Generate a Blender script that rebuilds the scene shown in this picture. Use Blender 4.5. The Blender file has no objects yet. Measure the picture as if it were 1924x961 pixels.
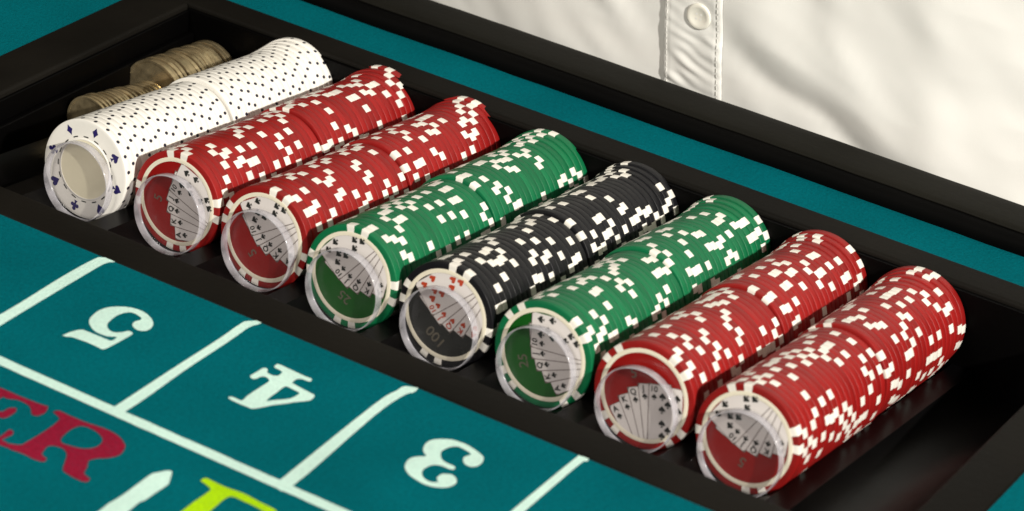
import bpy, math, random
from mathutils import Vector, Matrix, noise
rnd = random.Random(11)
PI = math.pi
R = math.radians
scn = bpy.context.scene
COL = scn.collection
U = 0.0195            # metres per chip radius: the scene is laid out in chip radii

# ------------------------------------------------------------------ camera
cam = bpy.data.cameras.new('camera')
camo = bpy.data.objects.new('camera', cam)
COL.objects.link(camo)
cam.sensor_width = 36.0
cam.lens = 36.0 * 5582.39 / 1924.0
cam.clip_start = 0.05
cam.clip_end = 50.0
camo.location = Vector((32.197, -40.147, 26.528)) * U
camo.rotation_euler = (R(61.5166), R(-5.4336), R(32.3185))
cam.dof.use_dof = True
cam.dof.focus_distance = 58.5 * U
cam.dof.aperture_fstop = 16.0
scn.camera = camo

# ------------------------------------------------------------------ light
world = bpy.data.worlds.new('World')
scn.world = world
world.use_nodes = True
bg = world.node_tree.nodes['Background']
bg.inputs['Color'].default_value = (1.0, 0.80, 0.54, 1)
bg.inputs['Strength'].default_value = 0.075

def area(name, loc, target, size, power, color):
    l = bpy.data.lights.new(name, 'AREA')
    l.shape = 'DISK'
    l.size = size
    l.energy = power
    l.color = color
    o = bpy.data.objects.new(name, l)
    COL.objects.link(o)
    o.location = loc
    o.rotation_euler = (Vector(target) - Vector(loc)).to_track_quat('-Z', 'Y').to_euler()
    return o
MID = Vector((7.5, 3.0, 0.0)) * U
area('key_lamp', MID + Vector((0.79, -0.33, 0.51)).normalized() * 3.6, MID, 0.10, 158.0, (1.0, 0.95, 0.87))
area('added_front_fill', MID + Vector((-0.5, -2.3, 1.6)), MID, 0.9, 27.0, (1.0, 0.95, 0.86))  # soft fill added from the front to brighten the chip faces

scn.view_settings.view_transform = 'Standard'
scn.view_settings.look = 'None'
scn.view_settings.exposure = 0.35
scn.view_settings.gamma = 1.0
scn.view_settings.use_curve_mapping = False

# ------------------------------------------------------------------ layout (chip radii)
TILT = -0.107        # the tray floor falls away from the camera
PITCH = 2.0935
ZF = 0.291             # felt level
FR0, FR1 = -2.901, -2.03      # front rail
BK0, BK1 = 7.064, 7.808       # back rail
LF0, LF1 = -4.134, -2.958     # left rail
RT0, RT1 = 18.08, 19.01       # right rail
ROWM = Matrix.Rotation(TILT, 4, 'X')
def tray_point(i, x, y, z):
    v = ROWM @ Vector((0, y, z))
    return Vector((i * PITCH + x, v.y, v.z)) * U

# ------------------------------------------------------------------ materials
def mat(name, base, rough=0.5, spec=0.5, var=0.06, vscale=60.0, bump=0.0, bscale=300.0, rvar=0.1,
        metal=0.0, obj_var=0.0, sheen=0.0, dirt=None, dirt_amt=0.0, dirt_scale=40.0, coat=0.0):
    m = bpy.data.materials.new(name)
    m.use_nodes = True
    nt = m.node_tree
    N, L = nt.nodes, nt.links
    p = N['Principled BSDF']
    p.inputs['Roughness'].default_value = rough
    p.inputs['Specular IOR Level'].default_value = spec
    p.inputs['Metallic'].default_value = metal
    p.inputs['Coat Weight'].default_value = coat
    p.inputs['Coat Roughness'].default_value = 0.15
    if sheen:
        p.inputs['Sheen Weight'].default_value = sheen
    tc = N.new('ShaderNodeTexCoord')
    nz = N.new('ShaderNodeTexNoise')
    nz.inputs['Scale'].default_value = vscale
    nz.inputs['Detail'].default_value = 5
    L.new(tc.outputs['Object'], nz.inputs['Vector'])
    hs = N.new('ShaderNodeHueSaturation')
    hs.inputs['Color'].default_value = (*base, 1)
    mr = N.new('ShaderNodeMapRange')
    mr.inputs['From Min'].default_value = 0.3
    mr.inputs['From Max'].default_value = 0.7
    mr.inputs['To Min'].default_value = 1 - var
    mr.inputs['To Max'].default_value = 1 + var
    L.new(nz.outputs['Fac'], mr.inputs['Value'])
    val = mr.outputs['Result']
    if obj_var:
        oi = N.new('ShaderNodeObjectInfo')
        m2 = N.new('ShaderNodeMapRange')
        m2.inputs['To Min'].default_value = 1 - obj_var
        m2.inputs['To Max'].default_value = 1 + obj_var
        L.new(oi.outputs['Random'], m2.inputs['Value'])
        mm = N.new('ShaderNodeMath'); mm.operation = 'MULTIPLY'
        L.new(val, mm.inputs[0]); L.new(m2.outputs['Result'], mm.inputs[1])
        val = mm.outputs['Value']
    L.new(val, hs.inputs['Value'])
    col = hs.outputs['Color']
    if dirt:
        dn = N.new('ShaderNodeTexNoise')
        dn.inputs['Scale'].default_value = dirt_scale
        dn.inputs['Detail'].default_value = 6
        L.new(tc.outputs['Object'], dn.inputs['Vector'])
        dr = N.new('ShaderNodeMapRange')
        dr.inputs['From Min'].default_value = 0.5
        dr.inputs['From Max'].default_value = 0.75
        dr.inputs['To Max'].default_value = dirt_amt
        L.new(dn.outputs['Fac'], dr.inputs['Value'])
        mx = N.new('ShaderNodeMix'); mx.data_type = 'RGBA'
        L.new(dr.outputs['Result'], mx.inputs['Factor'])
        L.new(col, mx.inputs['A'])
        mx.inputs['B'].default_value = (*dirt, 1)
        col = mx.outputs['Result']
    L.new(col, p.inputs['Base Color'])
    if rvar:
        rr = N.new('ShaderNodeMapRange')
        rr.inputs['To Min'].default_value = max(0.02, rough - rvar)
        rr.inputs['To Max'].default_value = min(1, rough + rvar)
        L.new(nz.outputs['Fac'], rr.inputs['Value'])
        L.new(rr.outputs['Result'], p.inputs['Roughness'])
    if bump:
        bn = N.new('ShaderNodeTexNoise')
        bn.inputs['Scale'].default_value = bscale
        bn.inputs['Detail'].default_value = 4
        L.new(tc.outputs['Object'], bn.inputs['Vector'])
        b = N.new('ShaderNodeBump')
        b.inputs['Strength'].default_value = bump
        b.inputs['Distance'].default_value = 0.0004
        L.new(bn.outputs['Fac'], b.inputs['Height'])
        L.new(b.outputs['Normal'], p.inputs['Normal'])
    return m

M = {}
M['red'] = mat('red_clay', (0.255, 0.0068, 0.0060), 0.46, 0.32, 0.07, 90, 0.12, 900, obj_var=0.14, dirt=(0.13, 0.012, 0.009), dirt_amt=0.45, dirt_scale=75)
M['green'] = mat('green_clay', (0.0012, 0.128, 0.045), 0.46, 0.32, 0.07, 90, 0.12, 900, obj_var=0.14, dirt=(0.008, 0.075, 0.035), dirt_amt=0.45, dirt_scale=75)
M['black'] = mat('black_clay', (0.0058, 0.0058, 0.0074), 0.44, 0.28, 0.10, 90, 0.12, 900, obj_var=0.15)
M['white'] = mat('white_clay', (0.80, 0.78, 0.73), 0.42, 0.42, 0.03, 90, 0.08, 900, obj_var=0.03)
M['spot'] = mat('cream_insert', (0.80, 0.77, 0.70), 0.45, 0.4, 0.05, 120, 0.1, 900, obj_var=0.07, dirt=(0.60, 0.52, 0.40), dirt_amt=0.5, dirt_scale=130)
M['ring'] = mat('cream_ring', (0.74, 0.69, 0.55), 0.4, 0.45, 0.05, 120)
M['red_foil'] = mat('red_sticker', (0.24, 0.008, 0.007), 0.22, 0.5, 0.10, 60, coat=0.3)
M['green_foil'] = mat('green_sticker', (0.008, 0.085, 0.010), 0.22, 0.5, 0.12, 60, coat=0.3)
M['black_foil'] = mat('black_sticker', (0.020, 0.021, 0.019), 0.22, 0.5, 0.12, 60, coat=0.3)
M['card'] = mat('card_print', (0.66, 0.62, 0.60), 0.35, 0.45, 0.03, 80)
M['card_line'] = mat('card_outline_ink', (0.13, 0.10, 0.09), 0.4, 0.4, 0.1, 80)
M['ink'] = mat('black_ink', (0.016, 0.018, 0.016), 0.4, 0.4, 0.1, 80)
M['red_ink'] = mat('red_ink', (0.42, 0.05, 0.018), 0.4, 0.4, 0.1, 80)
M['grey_ink'] = mat('grey_value_ink', (0.11, 0.095, 0.07), 0.35, 0.5, 0.15, 200)
M['navy'] = mat('navy_ink', (0.020, 0.014, 0.11), 0.4, 0.4, 0.1, 120)
M['dot'] = mat('dark_dot_ink', (0.016, 0.016, 0.028), 0.45, 0.4, 0.1, 120)
M['blank'] = mat('cream_blank_label', (0.80, 0.75, 0.57), 0.4, 0.45, 0.03, 60)
M['coin'] = mat('tarnished_coin', (0.66, 0.53, 0.31), 0.22, 0.5, 0.25, 260, 0.2, 500, 0.10, metal=0.85, obj_var=0.28,
                dirt=(0.16, 0.11, 0.05), dirt_amt=0.55, dirt_scale=160)
M['rail'] = mat('black_vinyl_rail', (0.0050, 0.0044, 0.0034), 0.62, 0.09, 0.22, 18, 0.35, 420, 0.08,
                dirt=(0.0120, 0.0102, 0.0078), dirt_amt=0.5, dirt_scale=9)
M['tray'] = mat('black_tray_plastic', (0.0014, 0.0013, 0.0014), 0.36, 0.11, 0.25, 30, 0.10, 160, 0.08,
                dirt=(0.005, 0.0042, 0.003), dirt_amt=0.35, dirt_scale=24)
M['liner'] = mat('black_liner', (0.0008, 0.0007, 0.0007), 0.42, 0.06, 0.25, 30, 0.10, 160, 0.06)
M['pad_front'] = mat('near_black_front', (0.0012, 0.0011, 0.0010), 0.7, 0.05, 0.25, 30, 0.2, 260, 0.06)  # front of the padded rail, coloured darker than its top
M['cushion'] = mat('dark_padded_vinyl', (0.0074, 0.0070, 0.0052), 0.65, 0.09, 0.22, 14, 0.4, 350, 0.08)
M['shirt'] = mat('white_shirt_cotton', (0.74, 0.735, 0.705), 0.85, 0.10, 0.02, 30, 0.06, 1500, 0.05, sheen=0.15)
M['thread'] = mat('shirt_thread', (0.74, 0.73, 0.69), 0.8, 0.2, 0.05, 200)
M['pearl'] = mat('pearl_button', (0.76, 0.74, 0.66), 0.3, 0.5, 0.06, 150, coat=0.5)

def felt_like(name, base, var, dirt=None, amt=0.0):
    m = mat(name, base, 0.95, 0.02, var, 700, 0.9, 1500, 0.03, dirt=dirt, dirt_amt=amt, dirt_scale=900)
    # a broad, faint unevenness of the nap besides the fine fibre grain
    nt = m.node_tree
    N, L = nt.nodes, nt.links
    p = N['Principled BSDF']
    src = p.inputs['Base Color'].links[0].from_socket
    tc = N.new('ShaderNodeTexCoord')
    n2 = N.new('ShaderNodeTexNoise'); n2.inputs['Scale'].default_value = 22; n2.inputs['Detail'].default_value = 4
    L.new(tc.outputs['Object'], n2.inputs['Vector'])
    r2 = N.new('ShaderNodeMapRange')
    r2.inputs['From Min'].default_value = 0.3; r2.inputs['From Max'].default_value = 0.7
    r2.inputs['To Min'].default_value = 0.90; r2.inputs['To Max'].default_value = 1.10
    L.new(n2.outputs['Fac'], r2.inputs['Value'])
    h2 = N.new('ShaderNodeHueSaturation')
    L.new(src, h2.inputs['Color']); L.new(r2.outputs['Result'], h2.inputs['Value'])
    L.new(h2.outputs['Color'], p.inputs['Base Color'])
    return m
M['felt'] = felt_like('teal_felt', (0.0002, 0.104, 0.127), 0.12, (0.004, 0.075, 0.085), 0.30)
M['felt_white'] = felt_like('white_felt_print', (0.56, 0.78, 0.70), 0.05, (0.25, 0.5, 0.48), 0.25)
M['felt_red'] = felt_like('red_felt_print', (0.235, 0.009, 0.030), 0.14, (0.10, 0.03, 0.06), 0.35)
M['felt_yellow'] = felt_like('yellow_felt_print', (0.36, 0.62, 0.005), 0.10, (0.15, 0.45, 0.05), 0.3)

def clear_mat(name, tint, body, body_fac, rough):
    # clear acrylic: light passes, the surface mirrors by Fresnel, a little haze in the body
    m = bpy.data.materials.new(name)
    m.use_nodes = True
    nt = m.node_tree
    N, L = nt.nodes, nt.links
    N.remove(N['Principled BSDF'])
    out = N['Material Output']
    tr = N.new('ShaderNodeBsdfTransparent'); tr.inputs['Color'].default_value = (*tint, 1)
    df = N.new('ShaderNodeBsdfDiffuse'); df.inputs['Color'].default_value = (*body, 1)
    gl = N.new('ShaderNodeBsdfGlossy'); gl.inputs['Roughness'].default_value = rough
    tc = N.new('ShaderNodeTexCoord')
    nz = N.new('ShaderNodeTexNoise'); nz.inputs['Scale'].default_value = 150; nz.inputs['Detail'].default_value = 5
    L.new(tc.outputs['Object'], nz.inputs['Vector'])
    mr = N.new('ShaderNodeMapRange')
    mr.inputs['From Min'].default_value = 0.3; mr.inputs['From Max'].default_value = 0.7
    mr.inputs['To Min'].default_value = body_fac * 0.6; mr.inputs['To Max'].default_value = body_fac * 1.4
    L.new(nz.outputs['Fac'], mr.inputs['Value'])
    m1 = N.new('ShaderNodeMixShader')
    L.new(mr.outputs['Result'], m1.inputs['Fac'])
    L.new(tr.outputs['BSDF'], m1.inputs[1]); L.new(df.outputs['BSDF'], m1.inputs[2])
    lw = N.new('ShaderNodeLayerWeight')
    pw = N.new('ShaderNodeMath'); pw.operation = 'POWER'; pw.inputs[1].default_value = 4.0
    L.new(lw.outputs['Facing'], pw.inputs[0])
    fr = N.new('ShaderNodeMath'); fr.operation = 'MULTIPLY_ADD'
    fr.inputs[1].default_value = 0.85; fr.inputs[2].default_value = 0.04
    L.new(pw.outputs['Value'], fr.inputs[0])
    m2 = N.new('ShaderNodeMixShader')
    L.new(fr.outputs['Value'], m2.inputs['Fac'])
    L.new(m1.outputs['Shader'], m2.inputs[1]); L.new(gl.outputs['BSDF'], m2.inputs[2])
    L.new(m2.outputs['Shader'], out.inputs['Surface'])
    return m
M['clear'] = clear_mat('clear_acrylic', (0.95, 0.945, 0.95), (0.5, 0.5, 0.52), 0.012, 0.05)
M['clear_rim'] = clear_mat('frosted_acrylic_rim', (0.74, 0.73, 0.77), (0.66, 0.65, 0.70), 0.40, 0.16)

# ------------------------------------------------------------------ helpers
def make_mesh(name, verts, faces, mats, smooth=True, fmat=None, sharp=None):
    me = bpy.data.meshes.new(name)
    me.from_pydata([tuple(c * U for c in v) for v in verts], [], faces)
    for m in (mats if isinstance(mats, (list, tuple)) else [mats]):
        me.materials.append(m)
    if fmat:
        me.polygons.foreach_set('material_index', fmat)
    me.polygons.foreach_set('use_smooth', [smooth] * len(me.polygons))
    if smooth and sharp is not None:
        me.set_sharp_from_angle(angle=R(sharp))
    me.update()
    return me

def link(name, data, parent=None, matrix=None):
    o = bpy.data.objects.new(name, data)
    COL.objects.link(o)
    if parent is not None:
        o.parent = parent
    if matrix is not None:
        o.matrix_basis = matrix
    return o

def tag(o, label, cat, group=None):
    o['label'] = label
    o['category'] = cat
    if group:
        o['group'] = group
    return o

def lathe(profile, seg, a0=0.0, a1=2 * PI, closed=True):
    """profile (r, y) swept about Y; angle runs from +x to +z"""
    v, f = [], []
    n = len(profile)
    cols = seg if closed else seg + 1
    for k in range(cols):
        a = a0 + (a1 - a0) * k / seg
        for r, y in profile:
            v.append((r * math.cos(a), y, r * math.sin(a)))
    for k in range(seg):
        k2 = (k + 1) % cols
        for j in range(n - 1):
            f.append((k * n + j, k * n + j + 1, k2 * n + j + 1, k2 * n + j))
    return v, f, cols, n

def fix_normals(me):
    import bmesh
    bm = bmesh.new(); bm.from_mesh(me)
    bmesh.ops.recalc_face_normals(bm, faces=bm.faces[:])
    bm.to_mesh(me); bm.free()
    return me

def box_mesh(name, x0, x1, y0, y1, z0, z1, m, bev=0.0, seg=3):
    import bmesh
    bm = bmesh.new()
    bmesh.ops.create_cube(bm, size=1.0)
    for v in bm.verts:
        v.co = Vector(((x0 + x1) / 2 + v.co.x * (x1 - x0), (y0 + y1) / 2 + v.co.y * (y1 - y0), (z0 + z1) / 2 + v.co.z * (z1 - z0))) * U
    if bev:
        bmesh.ops.bevel(bm, geom=bm.edges[:], offset=bev * U, segments=seg, profile=0.5, affect='EDGES')
    me = bpy.data.meshes.new(name)
    bm.to_mesh(me); bm.free()
    me.materials.append(m)
    me.polygons.foreach_set('use_smooth', [bool(bev)] * len(me.polygons))
    if bev:
        me.set_sharp_from_angle(angle=R(50))
    return me

# unprojection of photo pixels on the felt, used only to lay the flat print out at its place on the table
CM = Matrix.Translation(Vector((32.197, -40.147, 26.528))) @ camo.rotation_euler.to_matrix().to_4x4()
CR = camo.rotation_euler.to_matrix()
CO = Vector((32.197, -40.147, 26.528))
def felt_xy(px, py):
    v = CR @ Vector(((px - 962) / 5582.39, -(py - 480.5) / 5582.39, -1))
    t = (ZF - CO.z) / v.z
    p = CO + v * t
    return (p.x, p.y)

def smooth_loop(pts, n=4):
    """closed Catmull-Rom through the points, sharp corners kept"""
    out = []
    N = len(pts)
    for i in range(N):
        p0, p1, p2, p3 = [Vector(pts[(i + k - 1) % N]) for k in range(4)]
        def cornered(a, b, c):
            u, w = (b - a), (c - b)
            return u.length and w.length and u.normalized().dot(w.normalized()) < 0.25
        s1 = cornered(p0, p1, p2); s2 = cornered(p1, p2, p3)
        t1 = (p2 - p1) * 0.5 if s1 else (p2 - p0) * 0.5
        t2 = (p2 - p1) * 0.5 if s2 else (p3 - p1) * 0.5
        for k in range(n):
            t = k / n
            h = (2 * t**3 - 3 * t**2 + 1, t**3 - 2 * t**2 + t, -2 * t**3 + 3 * t**2, t**3 - t**2)
            out.append(p1 * h[0] + t1 * h[1] + p2 * h[2] + t2 * h[3])
    return [(p.x, p.y) for p in out]

from mathutils.geometry import tessellate_polygon
def flat_mesh(name, loops, z, m):
    vs = [Vector((x, y, 0)) for lp in loops for x, y in lp]
    tris = tessellate_polygon([[Vector((x, y, 0)) for x, y in lp] for lp in loops])
    fs = []
    for a, b, c in tris:
        if (vs[b] - vs[a]).cross(vs[c] - vs[a]).z < 0:
            b, c = c, b
        fs.append((a, b, c))
    return make_mesh(name, [(v.x, v.y, z) for v in vs], fs, m, smooth=False)

# ------------------------------------------------------------------ the table
def ring_sheet(xs, ys, z):
    v, f = [], []
    for y in ys:
        for x in xs:
            v.append((x, y, z))
    for j in range(3):
        for i in range(3):
            if i == 1 and j == 1:
                continue
            f.append((j * 4 + i, j * 4 + i + 1, j * 4 + i + 5, j * 4 + i + 4))
    return v, f
v, f = ring_sheet([-32, LF0 + 0.05, RT1 - 0.05, 40], [-26, FR0 + 0.05, BK1 - 0.05, 9.6], ZF)
felt = link('table_felt', make_mesh('table_felt', v, f, M['felt'], smooth=False))
felt['kind'] = 'structure'
felt['label'] = 'teal felt table top with printed lines, numbers and letters'

def printed(name, px_loops, m, z, origin=(0, 0), k=1.0, smooth=True, label=None, wob=0.0):
    loops = []
    for lp in px_loops:
        pts = [(origin[0] + x / k, origin[1] + y / k) for x, y in lp]
        if smooth:
            pts = smooth_loop(pts)
        loops.append([felt_xy(*p) for p in pts])
    if wob:   # the print bleeds a little into the nap
        loops = [[(x + wob * noise.noise(Vector((x * 9, y * 9, 1))), y + wob * noise.noise(Vector((x * 9, y * 9, 7)))) for x, y in lp] for lp in loops]
    o = link(name, flat_mesh(name, loops, ZF + z, m), felt)
    if label:
        o['label'] = label
    return o

def hband(x0, x1, y, w):
    n = 160
    top, bot = [], []
    for k in range(n + 1):
        x = x0 + (x1 - x0) * k / n
        top.append((x, y + w / 2 + 0.016 * noise.noise(Vector((x * 6, 3, 0)))))
        bot.append((x, y - w / 2 + 0.016 * noise.noise(Vector((x * 6, 9, 0)))))
    return bot + top[::-1]
link('white_line', flat_mesh('white_line', [hband(-12, 24, -6.862, 0.222)], ZF + 0.012, M['felt_white']), felt)
C2 = ((0, 400), 1.713)
printed('white_line', [[(-180, 428), (25, 315), (200, 207), (300, 152), (330, 145), (375, 150), (368, 160), (335, 166), (250, 215), (25, 350), (-150, 460)]], M['felt_white'], 0.008, *C2)
printed('white_line', [[(362, 630), (560, 500), (700, 410), (775, 358), (800, 350), (845, 348), (838, 358), (800, 371), (740, 413), (600, 505), (402, 642)]], M['felt_white'], 0.008, *C2)
printed('white_line', [[(520, 908), (700, 763), (745, 735), (760, 727), (786, 730), (778, 738), (757, 745), (700, 785), (546, 917)]], M['felt_white'], 0.008)
printed('white_line', [[(-45, 1105), (155, 935), (360, 766), (380, 757), (416, 764), (404, 777), (375, 790), (205, 935), (5, 1105)]], M['felt_white'], 0.008, (900, 480), 2.0017)
FIVE = [(150,625),(250,580),(360,545),(470,530),(540,550),(700,615),(850,675),(940,710),(1000,690),(1050,650),(1000,645),(900,640),(800,610),(700,565),(630,500),(590,420),(600,350),(650,290),(740,220),(850,175),(960,155),(1100,150),(1230,160),(1370,190),(1490,240),(1580,310),(1630,380),(1640,440),(1610,500),(1550,540),(1460,550),(1380,535),(1320,490),(1300,450),(1320,410),(1370,385),(1430,370),(1450,340),(1400,300),(1330,260),(1250,245),(1140,260),(1040,300),(960,360),(900,420),(885,460),(900,510),(950,555),(1030,575),(1130,570),(1230,550),(1290,570),(1300,600),(1240,640),(1100,720),(950,800),(850,845),(790,845),(700,800),(550,735),(400,680),(300,650),(220,645)]
FOUR = [(150,630),(180,610),(250,630),(330,665),(375,660),(450,590),(600,490),(740,400),(770,365),(740,330),(690,310),(630,315),(580,340),(520,345),(475,310),(500,285),(600,225),(680,180),(730,190),(745,215),(735,245),(780,275),(830,295),(900,295),(940,270),(965,240),(930,215),(860,180),(840,160),(880,125),(930,130),(1050,185),(1200,255),(1320,310),(1400,340),(1405,360),(1385,385),(1320,370),(1250,345),(1180,350),(1130,385),(1110,405),(1200,455),(1300,510),(1400,560),(1450,590),(1440,620),(1390,665),(1300,680),(1150,695),(1000,720),(850,735),(700,765),(560,790),(490,790),(430,765),(330,725),(200,665)]
FOURH = [(720,680),(780,620),(880,550),(960,485),(1010,460),(1060,470),(1140,510),(1210,545),(1220,565),(1170,600),(1080,640),(980,655),(850,665)]
THREE = [(440,300),(450,240),(490,185),(560,145),(650,130),(760,130),(880,140),(990,170),(1100,215),(1200,275),(1290,340),(1340,390),(1350,420),(1330,480),(1270,530),(1190,548),(1120,535),(1060,495),(1040,440),(1060,400),(1110,380),(1160,365),(1140,335),(1070,290),(990,250),(930,240),(850,250),(770,280),(715,320),(705,370),(720,430),(780,480),(860,515),(915,545),(920,570),(890,590),(820,575),(740,540),(660,520),(580,520),(500,550),(440,590),(420,640),(440,700),(490,745),(560,775),(650,780),(660,760),(645,715),(680,680),(730,655),(800,655),(870,665),(920,700),(945,750),(930,800),(860,840),(760,860),(640,855),(540,835),(440,800),(350,750),(260,690),(200,630),(165,560),(175,500),(215,440),(280,405),(380,390),(450,390),(490,375),(460,345)]
printed('printed_number', [FIVE], M['felt_white'], 0.008, (100, 560), 8.738, label='white printed number 5 on the felt')
printed('printed_number', [FOUR, FOURH], M['felt_white'], 0.008, (410, 670), 8.0095, label='white printed number 4 on the felt')
printed('printed_number', [THREE], M['felt_white'], 0.008, (740, 810), 8.01, label='white printed number 3 on the felt')
RR = [(340,325),(380,318),(440,345),(560,395),(680,435),(760,480),(800,530),(800,560),(770,600),(700,620),(620,625),(570,640),(560,680),(540,720),(580,755),(555,775),(500,760),(420,715),(405,690),(420,640),(430,600),(410,565),(360,545),(310,545),(280,575),(270,600),(300,625),(280,645),(220,630),(150,595),(56,559),(54,528),(130,538),(170,520),(270,460),(350,405),(385,370),(370,350)]
RH = [(390,500),(420,465),(470,430),(530,415),(600,440),(645,475),(660,510),(630,545),(580,560),(520,560),(440,540),(400,525)]
EE = [(-80,135),(50,190),(130,225),(260,275),(310,290),(290,330),(240,350),(205,340),(200,310),(180,280),(120,250),(50,240),(10,232),(-60,300),(-20,318),(20,322),(60,300),(105,300),(100,325),(55,355),(20,365),(-40,350),(-90,335),(-190,440),(-120,480),(-40,500),(20,470),(60,440),(85,450),(80,470),(40,490),(10,505),(46,524),(48,555),(-50,520),(-180,470),(-320,410),(-300,390),(-180,250),(-100,170)]
printed('printed_letter', [RR, RH], M['felt_red'], 0.008, (0, 680), 3.42, label='red printed letter R on the felt')
printed('printed_letter', [EE], M['felt_red'], 0.008, (0, 680), 3.42, label='red printed letter E cut by the photo edge')
printed('printed_stroke', [[(-270, 745), (-60, 590), (30, 520), (180, 430), (480, 210), (560, 178), (690, 153), (742, 163), (735, 195), (705, 295), (680, 322), (560, 400), (430, 490), (360, 520), (60, 745)]], M['felt_white'], 0.008, (200, 860), 6.0125, label='thick white printed stroke with a pointed end')
printed('printed_letter', [[(1060, 265), (1120, 235), (1200, 270), (1350, 340), (1550, 410), (1720, 500), (1900, 590), (1930, 640), (1860, 660), (1700, 570), (1550, 500), (1450, 455), (1380, 450), (1300, 500), (1230, 560), (1000, 730), (700, 730), (960, 525), (1100, 430), (1180, 370), (1150, 330)]], M['felt_yellow'], 0.008, (200, 860), 6.0125, label='yellow-green printed letter cut by the photo edge')

# ------------------------------------------------------------------ the tray let into the table
tray = link('chip_tray', None)
tag(tray, 'black chip tray with dark flat rails sunk into the teal felt table', 'chip tray')
ZT = ZF + 0.03
def rail(name, x0, x1, y0, y1):
    o = link(name, box_mesh(name, x0, x1, y0, y1, -2.6, ZT, M['rail'], 0.075, 4), tray)
    return o
rail('rail', LF0, RT1, FR0, FR1)
rail('rail', LF0, RT1, BK0, BK1)
rail('rail', LF0, LF1, FR1 + 0.004, BK0 - 0.004)
rail('rail', RT0, RT1, FR1 + 0.004, BK0 - 0.004)
# thin black plastic liner on the inner faces
G = 0.006
link('liner', box_mesh('liner', LF1 - 0.02, LF1 + 0.07, FR1 + 0.08, BK0 - 0.08, -2.5, ZF - 0.10, M['liner'], 0.03), tray)
link('liner', box_mesh('liner', RT0 - 0.07, RT0 + 0.02, FR1 + 0.08, BK0 - 0.08, -2.5, ZF - 0.10, M['liner'], 0.03), tray)
link('liner', box_mesh('liner', LF1 + 0.002, RT0 - 0.002, BK0 - 0.07, BK0 + 0.02, -2.5, ZF - 0.07, M['liner'], 0.03), tray)
link('liner', box_mesh('liner', LF1 + 0.002, RT0 - 0.002, FR1 - 0.02, FR1 + 0.07, -2.5, ZF - 0.10, M['liner'], 0.03), tray)
link('ledge', box_mesh('ledge', LF1 + 0.075, LF1 + 0.24, FR1 + 0.09, BK0 - 0.09, -2.4, -0.28, M['liner'], 0.035), tray)

# corrugated floor: shallow half-round troughs with flat ridges, tilted with the rows
RT_, RIDGE = 1.045, -0.60
half = math.sqrt(RT_**2 - (RIDGE - (RT_ - 1.0))**2)
xs, zs = [LF1 - 0.01], [RIDGE]
for i in range(-1, 9):
    cx = i * PITCH
    n = 22
    for k in range(n + 1):
        a = math.asin(half / RT_) * (2 * k / n - 1)
        x = cx + RT_ * math.sin(a)
        if x <= xs[-1] + 0.01:
            continue
        xs.append(x); zs.append((RT_ - 1.0) - RT_ * math.cos(a) - 0.004)
    # rounded shoulders beside the ridge
xs.append(RT0 + 0.01); zs.append(RIDGE)
v, f = [], []
ysf = [FR1 - 0.05 + (BK0 - FR1 + 0.1) * k / 24 for k in range(25)]
for y in ysf:
    for x, z in zip(xs, zs):
        p = ROWM @ Vector((0, y, z))
        v.append((x, y, p.z - p.y * 0 + (y - p.y) * math.tan(TILT)))
n = len(xs)
for j in range(24):
    for i in range(n - 1):
        f.append((j * n + i, j * n + i + 1, (j + 1) * n + i + 1, (j + 1) * n + i))
link('trough_floor', make_mesh('trough_floor', v, f, M['tray'], True, sharp=40), tray)

# ------------------------------------------------------------------ padded edge of the table
pad = link('padded_rail', None)
pad.location = Vector((7.5, 9.6, ZF)) * U
tag(pad, 'long dark padded rail along the far edge of the teal felt table', 'armrest')
def extrude_x(name, prof, m, wave, parent):
    v, f = [], []
    NX = 160
    for k in range(NX + 1):
        x = -30 + 70 * k / NX
        for j, (y, z) in enumerate(prof):
            w = 0.035 * noise.noise(Vector((x * 0.33, 0.3, 2.0))) + 0.012 * noise.noise(Vector((x * 1.3, j * 0.25, 5.0)))
            v.append((x - 7.5, y - 9.6 + w * wave, z + w * wave * 0.4))
    m_ = len(prof)
    for k in range(NX):
        for j in range(m_):
            j2 = (j + 1) % m_
            f.append((k * m_ + j, k * m_ + j2, (k + 1) * m_ + j2, (k + 1) * m_ + j))
    f.append(tuple(range(m_))); f.append(tuple(NX * m_ + j for j in range(m_ - 1, -1, -1)))
    return link(name, fix_normals(make_mesh(name, v, f, m, True, sharp=60)), parent)
extrude_x('pad', [(9.22, 0.34), (9.17, 0.375), (9.20, 0.415), (9.28, 0.435), (9.5, 0.45), (9.9, 0.45), (10.08, 0.44), (10.19, 0.40), (10.22, 0.3), (10.22, -0.3), (9.4, -0.3), (9.4, 0.34)], M['cushion'], 0.7, pad)
extrude_x('pad_front', [(8.92, -0.004), (8.89, 0.06), (8.90, 0.2), (8.96, 0.31), (9.06, 0.345), (9.16, 0.352), (9.215, 0.335), (9.38, 0.335), (9.38, -0.6), (8.98, -0.6)], M['pad_front'], 1.5, pad)
pr = 0.022
extrude_x('piping', [(9.165 + pr * math.cos(2 * PI * k / 8), 0.372 + pr * math.sin(2 * PI * k / 8)) for k in range(8)], M['cushion'], 0.9, pad)

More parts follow.
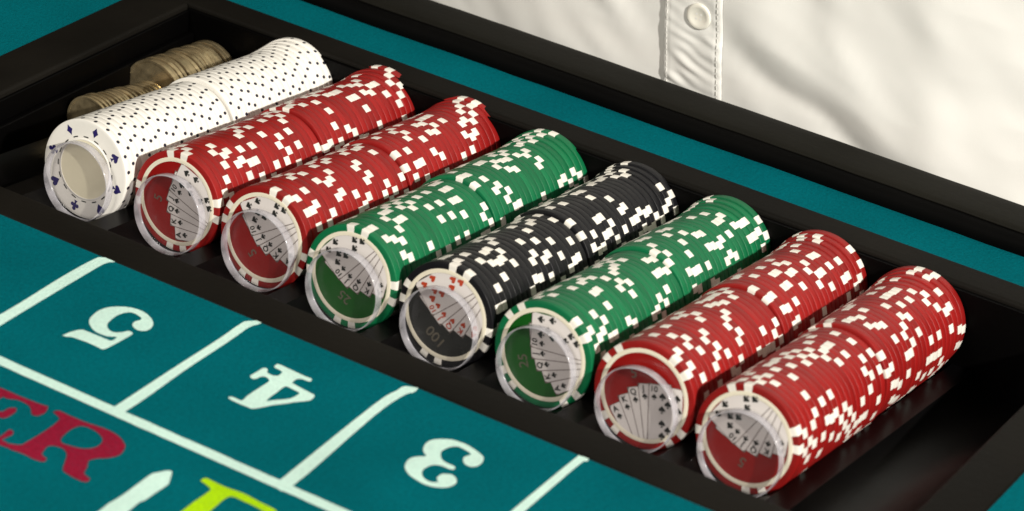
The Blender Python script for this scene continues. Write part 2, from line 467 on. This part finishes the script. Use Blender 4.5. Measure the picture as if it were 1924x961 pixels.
# ------------------------------------------------------------------ chips
TH = 0.1726             # chip thickness
H = TH / 2
STEP = 0.1735
body_prof_w = [(0.62, -H), (0.93, -H), (0.990, -H + 0.001), (0.9975, -H + 0.004), (1.0, -H + 0.010), (1.0, H - 0.010), (0.9975, H - 0.004), (0.990, H - 0.001), (0.93, H), (0.62, H)]
body_prof = [(0.62, -H), (0.93, -H), (0.988, -H + 0.0015), (0.9965, -H + 0.005), (1.0, -H + 0.013), (1.0, H - 0.013), (0.9965, H - 0.005), (0.988, H - 0.0015), (0.93, H), (0.62, H)]
def body_mesh(name, m):
    v, f, cols, n = lathe(body_prof_w if m is M['white'] else body_prof, 72)
    f.append(tuple(k * n for k in range(cols)))
    f.append(tuple(k * n + n - 1 for k in range(cols - 1, -1, -1)))
    return fix_normals(make_mesh(name, v, f, m, True, sharp=70))
E_ = 0.0028
spot_prof = [(0.84, -H - E_), (0.93, -H - E_), (0.987, -H - 0.001), (0.9985, -H + 0.005), (1.0 + E_, -H + 0.018), (1.0 + E_, H - 0.018), (0.9985, H - 0.005), (0.987, H + 0.001), (0.93, H + E_), (0.84, H + E_)]
def spot_mesh():
    w = R(4.75)
    v, f, cols, n = lathe(spot_prof, 4, -w, w, closed=False)
    for k in (0, 4):      # side walls down into the body
        b = len(v)
        a = -w if k == 0 else w
        v.append((0.84 * math.cos(a), 0, 0.84 * math.sin(a)))
        for j in range(n - 1):
            f.append((k * n + j, k * n + j + 1, b))
    return fix_normals(make_mesh('edge_spot', v, f, M['spot'], True, sharp=40))
BODY = {c: body_mesh('chip_body_' + c, M[c]) for c in ('red', 'green', 'black', 'white')}
SPOT = spot_mesh()
SPOT_M = [Matrix.Rotation(-R(90 * q + s * 9.75), 4, 'Y') for q in range(4) for s in (-1, 1)]

def dots_mesh():
    v, f = [], []
    for k in range(20):
        a0 = 2 * PI * k / 20
        b = len(v)
        pts = [(0, 0.046), (0.028, 0.030), (0.036, 0), (0.028, -0.030), (0, -0.046), (-0.028, -0.030), (-0.036, 0), (-0.028, 0.030)]
        for da, y in pts:
            a = a0 + da
            v.append((1.0025 * math.cos(a), y, 1.0025 * math.sin(a)))
        f.append(tuple(range(b, b + 8)))
    return fix_normals(make_mesh('edge_dots', v, f, M['dot'], False))
DOTS = dots_mesh()

ORD = ['first', 'second', 'third', 'fourth', 'fifth', 'sixth', 'seventh', 'eighth', 'ninth', 'tenth', 'eleventh', 'twelfth', 'thirteenth', 'fourteenth',
       'fifteenth', 'sixteenth', 'seventeenth', 'eighteenth', 'nineteenth', 'twentieth', 'twenty-first', 'twenty-second', 'twenty-third', 'twenty-fourth']
ROWS = [  # colour, row phrase, front y, spot angle of the front chip, fan turn, value print
    ('white', 'white row', 0.005, 34, None, None),
    ('red', 'red row beside the white row', 0.182, 7, 60.2, '5'),
    ('red', 'red row left of both greens', 0.144, 76, 113.3, '5'),
    ('green', 'left green row', -0.028, 0, 131.5, '25'),
    ('black', 'black row', -0.027, 80, 124.1, '100'),
    ('green', 'right green row', -0.060, 48, 86.7, '25'),
    ('red', 'red row right of both greens', -0.070, 53, 0.0, '5'),
    ('red', 'rightmost red row', -0.146, 20, 141.2, '5'),
]

# ---- printed faces
INL = 0.80
def clip_circle(poly, rad, n=56):
    out = poly
    for k in range(n):
        a = 2 * PI * (k + 0.5) / n
        nx, nz = math.cos(a), math.sin(a)
        lim = rad * math.cos(PI / n)
        src, out = out, []
        for i in range(len(src)):
            p, q = src[i], src[(i + 1) % len(src)]
            dp, dq = p[0] * nx + p[1] * nz - lim, q[0] * nx + q[1] * nz - lim
            if dp <= 0:
                out.append(p)
            if (dp < 0 < dq) or (dq < 0 < dp):
                t = dp / (dp - dq)
                out.append((p[0] + (q[0] - p[0]) * t, p[1] + (q[1] - p[1]) * t))
        if len(out) < 3:
            return []
    return out

def face_mesh(name, poly, depth, m, rot=0.0):
    """flat print on the front (-y) face; poly in face coordinates (x right, z up)"""
    c, s = math.cos(rot), math.sin(rot)
    v = [(x * c - z * s, -H - depth, x * s + z * c) for x, z in poly]
    tris = tessellate_polygon([[Vector((x, z, 0)) for x, z in poly]])
    f = []
    for a, b, cc in tris:
        A, B, C_ = Vector(poly[a]), Vector(poly[b]), Vector(poly[cc])
        if (B - A).cross(C_ - A) < 0:
            b, cc = cc, b
        f.append((a, b, cc))
    return make_mesh(name, v, f, m, smooth=False)

def pip(kind, s):
    if kind == 'diamond':
        return [(0, s), (0.30 * s, 0.45 * s), (0.66 * s, 0), (0.30 * s, -0.45 * s), (0, -s), (-0.30 * s, -0.45 * s), (-0.66 * s, 0), (-0.30 * s, 0.45 * s)]
    if kind == 'heart':
        h = [(0, -1), (0.45, -0.45), (0.85, 0.1), (0.9, 0.5), (0.65, 0.85), (0.3, 0.85), (0, 0.5)]
        return [(x * s, z * s) for x, z in h + [(-x, z) for x, z in h[-2:0:-1]]]
    if kind == 'club':
        h = [(0.0, 1.0), (0.32, 0.88), (0.42, 0.58), (0.26, 0.26), (0.62, 0.34), (0.92, 0.08), (0.86, -0.28), (0.55, -0.46), (0.22, -0.32), (0.16, -0.6), (0.38, -1.0)]
        return [(x * s, z * s) for x, z in h + [(-x, z) for x, z in h[-1:0:-1]]]
    h = [(0, 1), (0.3, 0.6), (0.75, 0.2), (0.92, -0.15), (0.75, -0.5), (0.4, -0.5), (0.14, -0.3), (0.16, -0.65), (0.38, -1.0)]
    return [(x * s, z * s) for x, z in h + [(-x, z) for x, z in h[-1:0:-1]]]

def turned(poly, ang, at):
    c, s = math.cos(ang), math.sin(ang)
    return [(at[0] + x * c - z * s, at[1] + x * s + z * c) for x, z in poly]

def text_part(name, txt, size, at, ang, rot, depth, m, parent, bold=0.0):
    cu = bpy.data.curves.new('lettering', 'FONT')
    cu.body = txt
    cu.size = size
    cu.align_x = 'CENTER'; cu.align_y = 'CENTER'
    cu.offset = bold
    cu.resolution_u = 3
    tmp = bpy.data.objects.new('lettering', cu)
    COL.objects.link(tmp)
    bpy.context.view_layer.update()
    me = tmp.evaluated_get(bpy.context.evaluated_depsgraph_get()).to_mesh()
    vs = [(v.co.x, v.co.y) for v in me.vertices]
    fs = [tuple(p.vertices) for p in me.polygons]
    tmp.to_mesh_clear() if hasattr(tmp, 'to_mesh_clear') else None
    bpy.data.objects.remove(tmp)
    vs = turned(turned(vs, ang, at), rot, (0, 0))
    return link(name, make_mesh(name, [(x, -H - depth, z) for x, z in vs], fs, m, smooth=False), parent)

def ring_mesh(name, r0, r1, d0, d1, m, seg=72):
    v, f, cols, n = lathe([(r0, -H + 0.005), (r0, -H - d0), ((r0 + r1) / 2, -H - d1), (r1, -H - d0), (r1, -H + 0.005)], seg)
    return fix_normals(make_mesh(name, v, f, m, True, sharp=50))
RING = ring_mesh('inlay_ring', INL - 0.008, 0.872, 0.006, 0.012, M['ring'])

CARDS = [('A', (-0.613, -0.442), 42), ('K', (-0.481, -0.183), 34), ('Q', (-0.332, 0.036), 26), ('J', (-0.147, 0.188), 18), ('10', (0.061, 0.269), 9.5)]
PIPS10 = [(0.358, 0.122), (0.485, 0.012), (0.392, -0.116), (0.440, -0.372), (0.574, -0.457), (0.483, -0.597), (0.638, 0.186), (0.704, -0.039)]
def card_face(root, color, turn, value):
    rot = R(turn)
    n = 64
    disc = [(INL * math.cos(2 * PI * k / n), INL * math.sin(2 * PI * k / n)) for k in range(n)]
    inlay = link('inlay', face_mesh('inlay', disc, 0.003, M[color + '_foil']), root)
    link('inlay_ring', RING, root)
    ink = M['red_ink'] if color == 'black' else M['ink']
    suit = 'heart' if color == 'black' else 'spade'
    for j, (rank, tl, a) in enumerate(CARDS):
        a = R(a)
        ux, uz = (math.cos(a), math.sin(a)), (-math.sin(a), math.cos(a))
        def P(u, w):
            return (tl[0] + ux[0] * u - uz[0] * w, tl[1] + ux[1] * u - uz[1] * w)
        W, Hh = 0.66, 1.35
        line = clip_circle([P(-0.016, -0.010), P(-0.016, Hh), P(W, Hh), P(W, -0.010)], INL - 0.004)
        card = clip_circle([P(0.010, 0.03), P(0.0, 0.06), P(0.0, Hh), P(W, Hh), P(W, 0.06), P(W - 0.03, 0.0), P(0.03, 0.0)], INL - 0.006)
        d = 0.0045 + j * 0.0012
        link('card_edge', face_mesh('card_edge', line, d, M['card_line'], rot), inlay)
        co = link('card', face_mesh('card', card, d + 0.0006, M['card'], rot), inlay)
        dd = 0.0045 + 6 * 0.0012
        text_part('card_rank', rank, 0.155, P(0.095, 0.085), a, rot, dd, ink if rank != '10' else ink, inlay, 0.004)
        link('pip', face_mesh('pip', turned(pip(suit, 0.058), a, P(0.105, 0.225)), dd, ink, rot), inlay)
    for p in PIPS10:
        link('pip', face_mesh('pip', turned(pip(suit, 0.074), R(9.5), p), 0.0045 + 6 * 0.0012, ink, rot), inlay)
    text_part('value', value, 0.27 if value != '100' else 0.30, (-0.27, 0.34) if value != '100' else (-0.33, 0.37), R(24), rot, 0.0052, M['grey_ink'], inlay, 0.003)

def white_face(root):
    n = 64
    disc = [(0.60 * math.cos(2 * PI * k / n), 0.60 * math.sin(2 * PI * k / n)) for k in range(n)]
    inlay = link('inlay', face_mesh('inlay', disc, 0.004, M['blank']), root)
    v, f, cols, nn = lathe([(0.585, -H + 0.004), (0.59, -H - 0.010), (0.615, -H - 0.012), (0.63, -H + 0.004)], 72)
    link('inlay_ring', fix_normals(make_mesh('inlay_ring', v, f, M['white'], True, sharp=60)), root)
    for k in range(16):
        a = 2 * PI * (k + 0.2) / 16
        w = 0.085
        pts = [(0.648 * math.cos(a - w), 0.648 * math.sin(a - w)), (0.648 * math.cos(a), 0.648 * math.sin(a)), (0.648 * math.cos(a + w), 0.648 * math.sin(a + w)),
               (0.672 * math.cos(a + w), 0.672 * math.sin(a + w)), (0.672 * math.cos(a), 0.672 * math.sin(a)), (0.672 * math.cos(a - w), 0.672 * math.sin(a - w))]
        link('dash', face_mesh('dash', pts, 0.0035, M['ink']), root)
    kinds = ['spade', 'diamond', 'diamond', 'club', 'heart', 'club', 'heart', 'spade']
    for k in range(8):
        a = R(34 + 45 * k)
        at = (0.82 * math.cos(a), 0.82 * math.sin(a))
        link('suit_mark', face_mesh('suit_mark', turned(pip(kinds[k], 0.108), a - PI / 2, at), 0.0035, M['navy']), root)

def ordinal(k):
    return ORD[k]

def place_row(i):
    color, phrase, y0, ang0, turn, value = ROWS[i]
    y = y0 + H
    walk = 0.0
    dx, dz = 0.0, 0.0
    sx = rnd.uniform(-0.012, 0.012)
    for k in range(40):
        if k == 20:
            y += 0.10 if color == 'white' else 0.06
            sx = rnd.uniform(-0.03, 0.0)
        lift = -0.02 * k / 19 if k < 20 else 0.035
        if k >= 35:      # the last chips ride up on the back of the trough
            lift += (0.012, 0.030, 0.055, 0.085, 0.115)[k - 35]
        jit = 0.30 if color == 'white' else 1.0 if color == 'black' else 0.65
        dx = 0.6 * dx + jit * rnd.gauss(0, 0.0055)
        dz = 0.6 * dz + jit * abs(rnd.gauss(0, 0.005))
        if color == 'white':
            spin = ang0 if k == 0 else spin + rnd.choice([-7, -5, 5, 7, 6, 3, -3]) + rnd.uniform(-1.5, 1.5)
            spin_used = 14.0 if k == 0 else spin
        else:
            spin_used = ang0 if k == 0 else rnd.uniform(0, 90)
            if k and rnd.random() < 0.15:
                spin_used = prev + rnd.choice([-11, 10, 20, -19])
            prev = spin_used
        root = link('poker_chip', None)
        wob = Matrix.Rotation(jit * rnd.gauss(0, 0.0035), 4, 'X') @ Matrix.Rotation(jit * rnd.gauss(0, 0.0035), 4, 'Z')
        root.matrix_basis = Matrix.Translation(tray_point(i, dx + sx, y, dz * 0.6 + lift)) @ ROWM @ wob
        turnm = Matrix.Rotation(-R(spin_used), 4, 'Y')
        link('chip_body', BODY[color], root, turnm)
        if color == 'white':
            d = link('edge_dots', DOTS, root, turnm)
            d['kind'] = 'stuff'
        else:
            for sm in SPOT_M:
                link('edge_spot', SPOT, root, turnm @ sm)
        if k == 0:
            if color == 'white':
                white_face(root)
                lab = 'white poker chip with blank cream face and navy suit marks, front of white row'
            else:
                card_face(root, color, turn, value)
                lab = '%s poker chip with card-fan face, front of the %s' % (color, phrase)
        elif k == 39:
            lab = '%s poker chip at the far back end of the %s' % (color, phrase)
        elif k < 20:
            lab = '%s poker chip, %s from the front in the %s' % (color, ordinal(k), phrase)
        else:
            lab = '%s poker chip, %s behind the mid gap in the %s' % (color, ordinal(k - 20), phrase)
        tag(root, lab, 'poker chip', 'chips in the ' + phrase)
        y += STEP + (-0.0012 if color == 'white' else rnd.uniform(0, 0.004) if rnd.random() < 0.3 else 0)
for i in range(8):
    place_row(i)

# ------------------------------------------------------------------ clear discs in front of the rows
DR, DT = 0.79, 0.19
def disc_mesh():
    h = DT / 2
    prof = [(DR - 0.02, -h), (DR - 0.006, -h + 0.004), (DR, -h + 0.018), (DR, h - 0.018), (DR - 0.006, h - 0.004), (DR - 0.02, h)]
    v, f, cols, n = lathe(prof, 72)
    fm = [1] * len(f)
    f.append(tuple(k * n for k in range(cols))); fm.append(0)
    f.append(tuple(k * n + n - 1 for k in range(cols - 1, -1, -1))); fm.append(0)
    return v, f, fm
v, f, fm = disc_mesh()
DISC = fix_normals(make_mesh('clear_disc', v, f, [M['clear'], M['clear_rim']], True, fmat=fm, sharp=70))
for i in range(8):
    color, phrase, y0 = ROWS[i][:3]
    o = link('clear_disc', DISC)
    gap = 0.09 + rnd.uniform(-0.02, 0.03)
    lean = Matrix.Rotation(rnd.uniform(-0.05, 0.0), 4, 'X') @ Matrix.Rotation(rnd.uniform(-0.03, 0.03), 4, 'Z')
    o.matrix_basis = Matrix.Translation(tray_point(i, rnd.uniform(-0.015, 0.015), y0 - gap - DT / 2, -1.0 + DR + 0.004)) @ ROWM @ lean
    tag(o, 'clear plastic disc standing in front of the %s' % phrase, 'disc', 'clear discs in front of the chip rows')

# ------------------------------------------------------------------ coins
def coin_mesh(name, r, t):
    h = t / 2
    prof = [(r * 0.90, -h + 0.012), (r * 0.915, -h), (r * 0.985, -h), (r, -h + 0.012), (r, h - 0.012), (r * 0.985, h), (r * 0.915, h), (r * 0.90, h - 0.012)]
    v, f, cols, n = lathe(prof, 64)
    # shallow relief on both faces instead of a blank plate
    for side, j in ((-1, 0), (1, n - 1)):
        rings = [0.72, 0.52, 0.3]
        prev = [k * n + j for k in range(cols)]
        for q in rings:
            cur = []
            for k in range(cols):
                a = 2 * PI * k / cols
                rel = 0.010 * noise.noise(Vector((q * 6 * math.cos(a), q * 6 * math.sin(a), side * 3.0)))
                cur.append(len(v))
                v.append((r * q * math.cos(a), side * (h - 0.010 + rel), r * q * math.sin(a)))
            for k in range(cols):
                k2 = (k + 1) % cols
                f.append((prev[k], prev[k2], cur[k2], cur[k]))
            prev = cur
        f.append(tuple(prev))
    return fix_normals(make_mesh(name, v, f, M['coin'], True, sharp=35))
SMALL = coin_mesh('small_coin', 0.56, 0.088)
BIG = coin_mesh('large_coin', 0.72, 0.100)
def coin_stack(mesh, r, t, y0, n, step, where, group, droop):
    y = y0
    for k in range(n):
        o = link('coin', mesh)
        s = k / (n - 1)
        x = rnd.gauss(0, 0.02) + droop * s * 0.2
        z = -1.0 + r + abs(rnd.gauss(0, 0.012)) 
        lean = Matrix.Rotation(R(5.0 * math.sin(k * 1.1) * 0.35 + 4.0), 4, 'X') @ Matrix.Rotation(rnd.gauss(0, 0.02), 4, 'Z') @ Matrix.Rotation(rnd.uniform(0, 6.28), 4, 'Y')
        o.matrix_basis = Matrix.Translation(tray_point(-1, x, y, z)) @ ROWM @ lean
        if k == 0:
            lab = 'tarnished coin at the front of the %s' % where
        elif k == n - 1:
            lab = 'tarnished coin at the far end of the %s' % where
        else:
            lab = 'tarnished coin, %s from the front in the %s' % (ordinal(k), where)
        tag(o, lab, 'coin', group)
        y += step + rnd.choice([0, 0, 0.004, 0.03])
coin_stack(SMALL, 0.60, 0.088, 2.78, 16, 0.106, 'near stack of smaller coins', 'near stack of coins', 1.0)
coin_stack(BIG, 0.76, 0.100, 4.88, 17, 0.112, 'far stack of larger coins', 'far stack of coins', 0.0)

# ------------------------------------------------------------------ person in the white shirt
person = link('person', None)
person.location = Vector((7.6, 15.6, -6.0)) * U
tag(person, 'person in a white button-front shirt standing behind the padded rail', 'person')
PX, PY, PZ = 7.6, 15.6, -6.0
def sstep(a, b, t):
    t = max(0.0, min(1.0, (t - a) / (b - a)))
    return t * t * (3 - 2 * t)
def fold(x, z):
    """how far the cloth stands out of the smooth torso, toward the table"""
    # the big diagonal fold right of the placket: cloth hangs over it from the upper right
    ax, az, bx, bz = 8.15, 2.25, 11.9, 0.45
    ux, uz = bx - ax, bz - az
    L = math.hypot(ux, uz); ux /= L; uz /= L
    s = (x - ax) * ux + (z - az) * uz
    d = (x - ax) * (-uz) + (z - az) * ux
    d += 0.10 * math.sin(s * 1.7)
    amt = sstep(-1.2, 0.6, s) * (1 - sstep(4.4, 6.5, s))
    o = 0.19 * amt * (sstep(-0.40, 0.55, d) - 0.75 * sstep(0.4, 2.6, d))
    o += -0.03 * amt * math.exp(-((d + 0.3) / 0.25) ** 2)
    # softer pulls
    o += 0.10 * math.exp(-(((x - 5.6) * 0.8 + (z - 1.7) * 0.9) / 0.35) ** 2) * math.exp(-((x - 5.2) / 1.3) ** 2)
    o += 0.07 * math.exp(-(((x - 10.6) * 0.9 + (z - 3.0) * 0.35) / 0.4) ** 2) * sstep(1.6, 3.0, z)
    o += 0.05 * math.exp(-((x - 13.2 + 0.2 * z) / 0.5) ** 2)
    o += 0.13 * noise.noise(Vector((x * 0.32 + z * 0.12, z * 0.30, 4.2)))
    o += 0.05 * noise.noise(Vector((x * 0.9 + z * 0.8, z * 0.5 - x * 0.1, 1.2)))
    o += 0.016 * (0.5 - abs(noise.noise(Vector((x * 0.8 + z * 1.1, z * 0.7 - x * 0.35, 12.2)))) * 1.6)
    o += 0.008 * noise.noise(Vector((x * 2.3 + z * 1.6, z * 1.4, 8.2)))
    return o
def torso(u, z):
    """u in -1..1 across the front half, returns x, y"""
    k = (z + 6) / 32.0
    hw = 10.4 + 1.6 * math.sin(k * PI * 0.8)
    hd = 4.95 + 0.2 * math.sin(k * PI)
    if z > 21:
        q = (z - 21) / 5.0
        hw *= 1 - 0.35 * q * q; hd *= 1 - 0.75 * q * q
    return hw, hd
zsv = [-6, -4, -2.5, -1.5, -0.8] + [-0.4 + 6.0 * k / 110 for k in range(111)] + [6.0, 6.5, 7, 8, 9, 10, 12, 14, 16, 18, 20, 21, 22, 23, 24, 25, 25.6, 26]
angs = []
for k in range(240):       # dense on the front (toward -y)
    t = k / 240.0
    angs.append(-PI / 2 + (PI * 0.62) * (2 * t - 1))
back = 40
a_end = angs[-1] + (PI * 1.24) / 240
for k in range(back):
    angs.append(a_end + (2 * PI - PI * 1.24) * k / back)
def spow(c, e):
    return math.copysign(abs(c) ** e, c)
v, f = [], []
for z in zsv:
    hw, hd = torso(0, z)
    for a in angs:
        x = PX + hw * spow(math.cos(a), 0.75)
        y = PY + hd * spow(math.sin(a), 0.75)
        if math.sin(a) < 0:
            y -= fold(x, z) * sstep(0.0, 0.4, -math.sin(a)) * (1 - sstep(12, 24, z))
        v.append((x - PX, y - PY, z - PZ))
n = len(angs)
for j in range(len(zsv) - 1):
    for i in range(n):
        i2 = (i + 1) % n
        f.append((j * n + i, j * n + i2, (j + 1) * n + i2, (j + 1) * n + i))
f.append(tuple(range(n - 1, -1, -1))); f.append(tuple((len(zsv) - 1) * n + i for i in range(n)))
link('shirt', fix_normals(make_mesh('shirt', v, f, M['shirt'], True, sharp=80)), person)

def shirt_y(x, z):
    hw, hd = torso(0, z)
    c = (x - PX) / hw
    c = math.copysign(abs(c) ** (1 / 0.75), c)
    s = math.sqrt(max(0, 1 - c * c))
    return PY - hd * s ** 0.75 - fold(x, z)
# placket: puckered strip of cloth sewn on the front
def crinkle(x, z, w):
    p = z * 1.0 + 0.30 * (x - 7.4)
    c = 0.016 * math.sin(p * 24 + 2.2 * noise.noise(Vector((x * 1.2, z * 1.5, 0)))) * (0.55 + 0.9 * noise.noise(Vector((x * 1.6, z * 2.4, 3))))
    c += 0.030 * noise.noise(Vector((x * 2.0 - z, z * 5.5 + x * 1.6, 6)))
    return c * (1 - sstep(1.85, 2.15, z) * 0.6) * (1 - 0.7 * abs(w) ** 4)
v, f = [], []
NU, NV = 26, 180
zt = [-0.6 + 7.0 * k / NV for k in range(NV + 1)]
for z in zt:
    xc = 7.455 - 0.105 * (z - 1.3)
    for k in range(NU + 1):
        w = 2 * k / NU - 1
        x = xc + 0.71 * w
        edge = sstep(1.0, 0.93, abs(w)) if abs(w) > 0.93 else 1.0
        stitch = -0.018 * math.exp(-((abs(w) - 0.86) / 0.035) ** 2)
        y = shirt_y(x, z) - 0.012 - 0.055 * (1.0 if abs(w) < 0.985 else 0.0) - crinkle(x, z, w) + stitch * -1
        v.append((x - PX, y - PY, z - PZ))
for j in range(NV):
    for k in range(NU):
        f.append((j * (NU + 1) + k, j * (NU + 1) + k + 1, (j + 1) * (NU + 1) + k + 1, (j + 1) * (NU + 1) + k))
link('placket', fix_normals(make_mesh('placket', v, f, M['shirt'], True, sharp=70)), person)
# rows of stitching down both edges of the placket
for sgn in (-1, 1):
    v, f = [], []
    z = -0.4
    while z < 6.2:
        xc = 7.455 - 0.105 * (z - 1.3)
        for (zz, zz2) in ((z, z + 0.085),):
            b = len(v)
            for q in (zz, zz2):
                xx = xc + sgn * 0.61 - 0.105 * (q - z)
                yy = shirt_y(xx, q) - 0.067 - crinkle(xx, q, sgn * 0.86) - 0.001
                for (ox, oy) in ((-0.012, 0.004), (0.0, -0.010), (0.012, 0.004)):
                    v.append((xx + ox - PX, yy + oy - PY, q - PZ))
            f += [(b, b + 1, b + 4, b + 3), (b + 1, b + 2, b + 5, b + 4)]
        z += 0.13
    so = link('stitching', fix_normals(make_mesh('stitching', v, f, M['thread'], True)), person)
    so['kind'] = 'stuff'
# buttons down the placket
bprof = [(0.0, -0.020), (0.16, -0.020), (0.19, -0.034), (0.25, -0.037), (0.28, -0.024), (0.285, 0.0), (0.27, 0.03)]
v, f, cols, n = lathe(bprof[1:], 40)
f.append(tuple(k * n for k in range(cols)))
BTN = fix_normals(make_mesh('button', v, f, M['pearl'], True, sharp=60))
HOLE_V, HOLE_F, hc, hn = lathe([(0.028, -0.0225), (0.02, -0.023)], 12)
HOLE_F.append(tuple(k * hn + 1 for k in range(hc)))
HOLE_F2 = HOLE_F
HOLE = fix_normals(make_mesh('thread', HOLE_V, HOLE_F2, M['thread'], True))
for z in (2.25, 6.1):
    x = 7.52 - 0.105 * (z - 2.25)
    b = link('button', BTN, person)
    b.location = Vector((x - PX, shirt_y(x, z) - 0.078 - PY, z - PZ)) * U
    for q in range(4):
        h = link('thread', HOLE, b)
        h.location = Vector((0.07 * math.cos(PI / 4 + q * PI / 2), 0, 0.07 * math.sin(PI / 4 + q * PI / 2))) * U
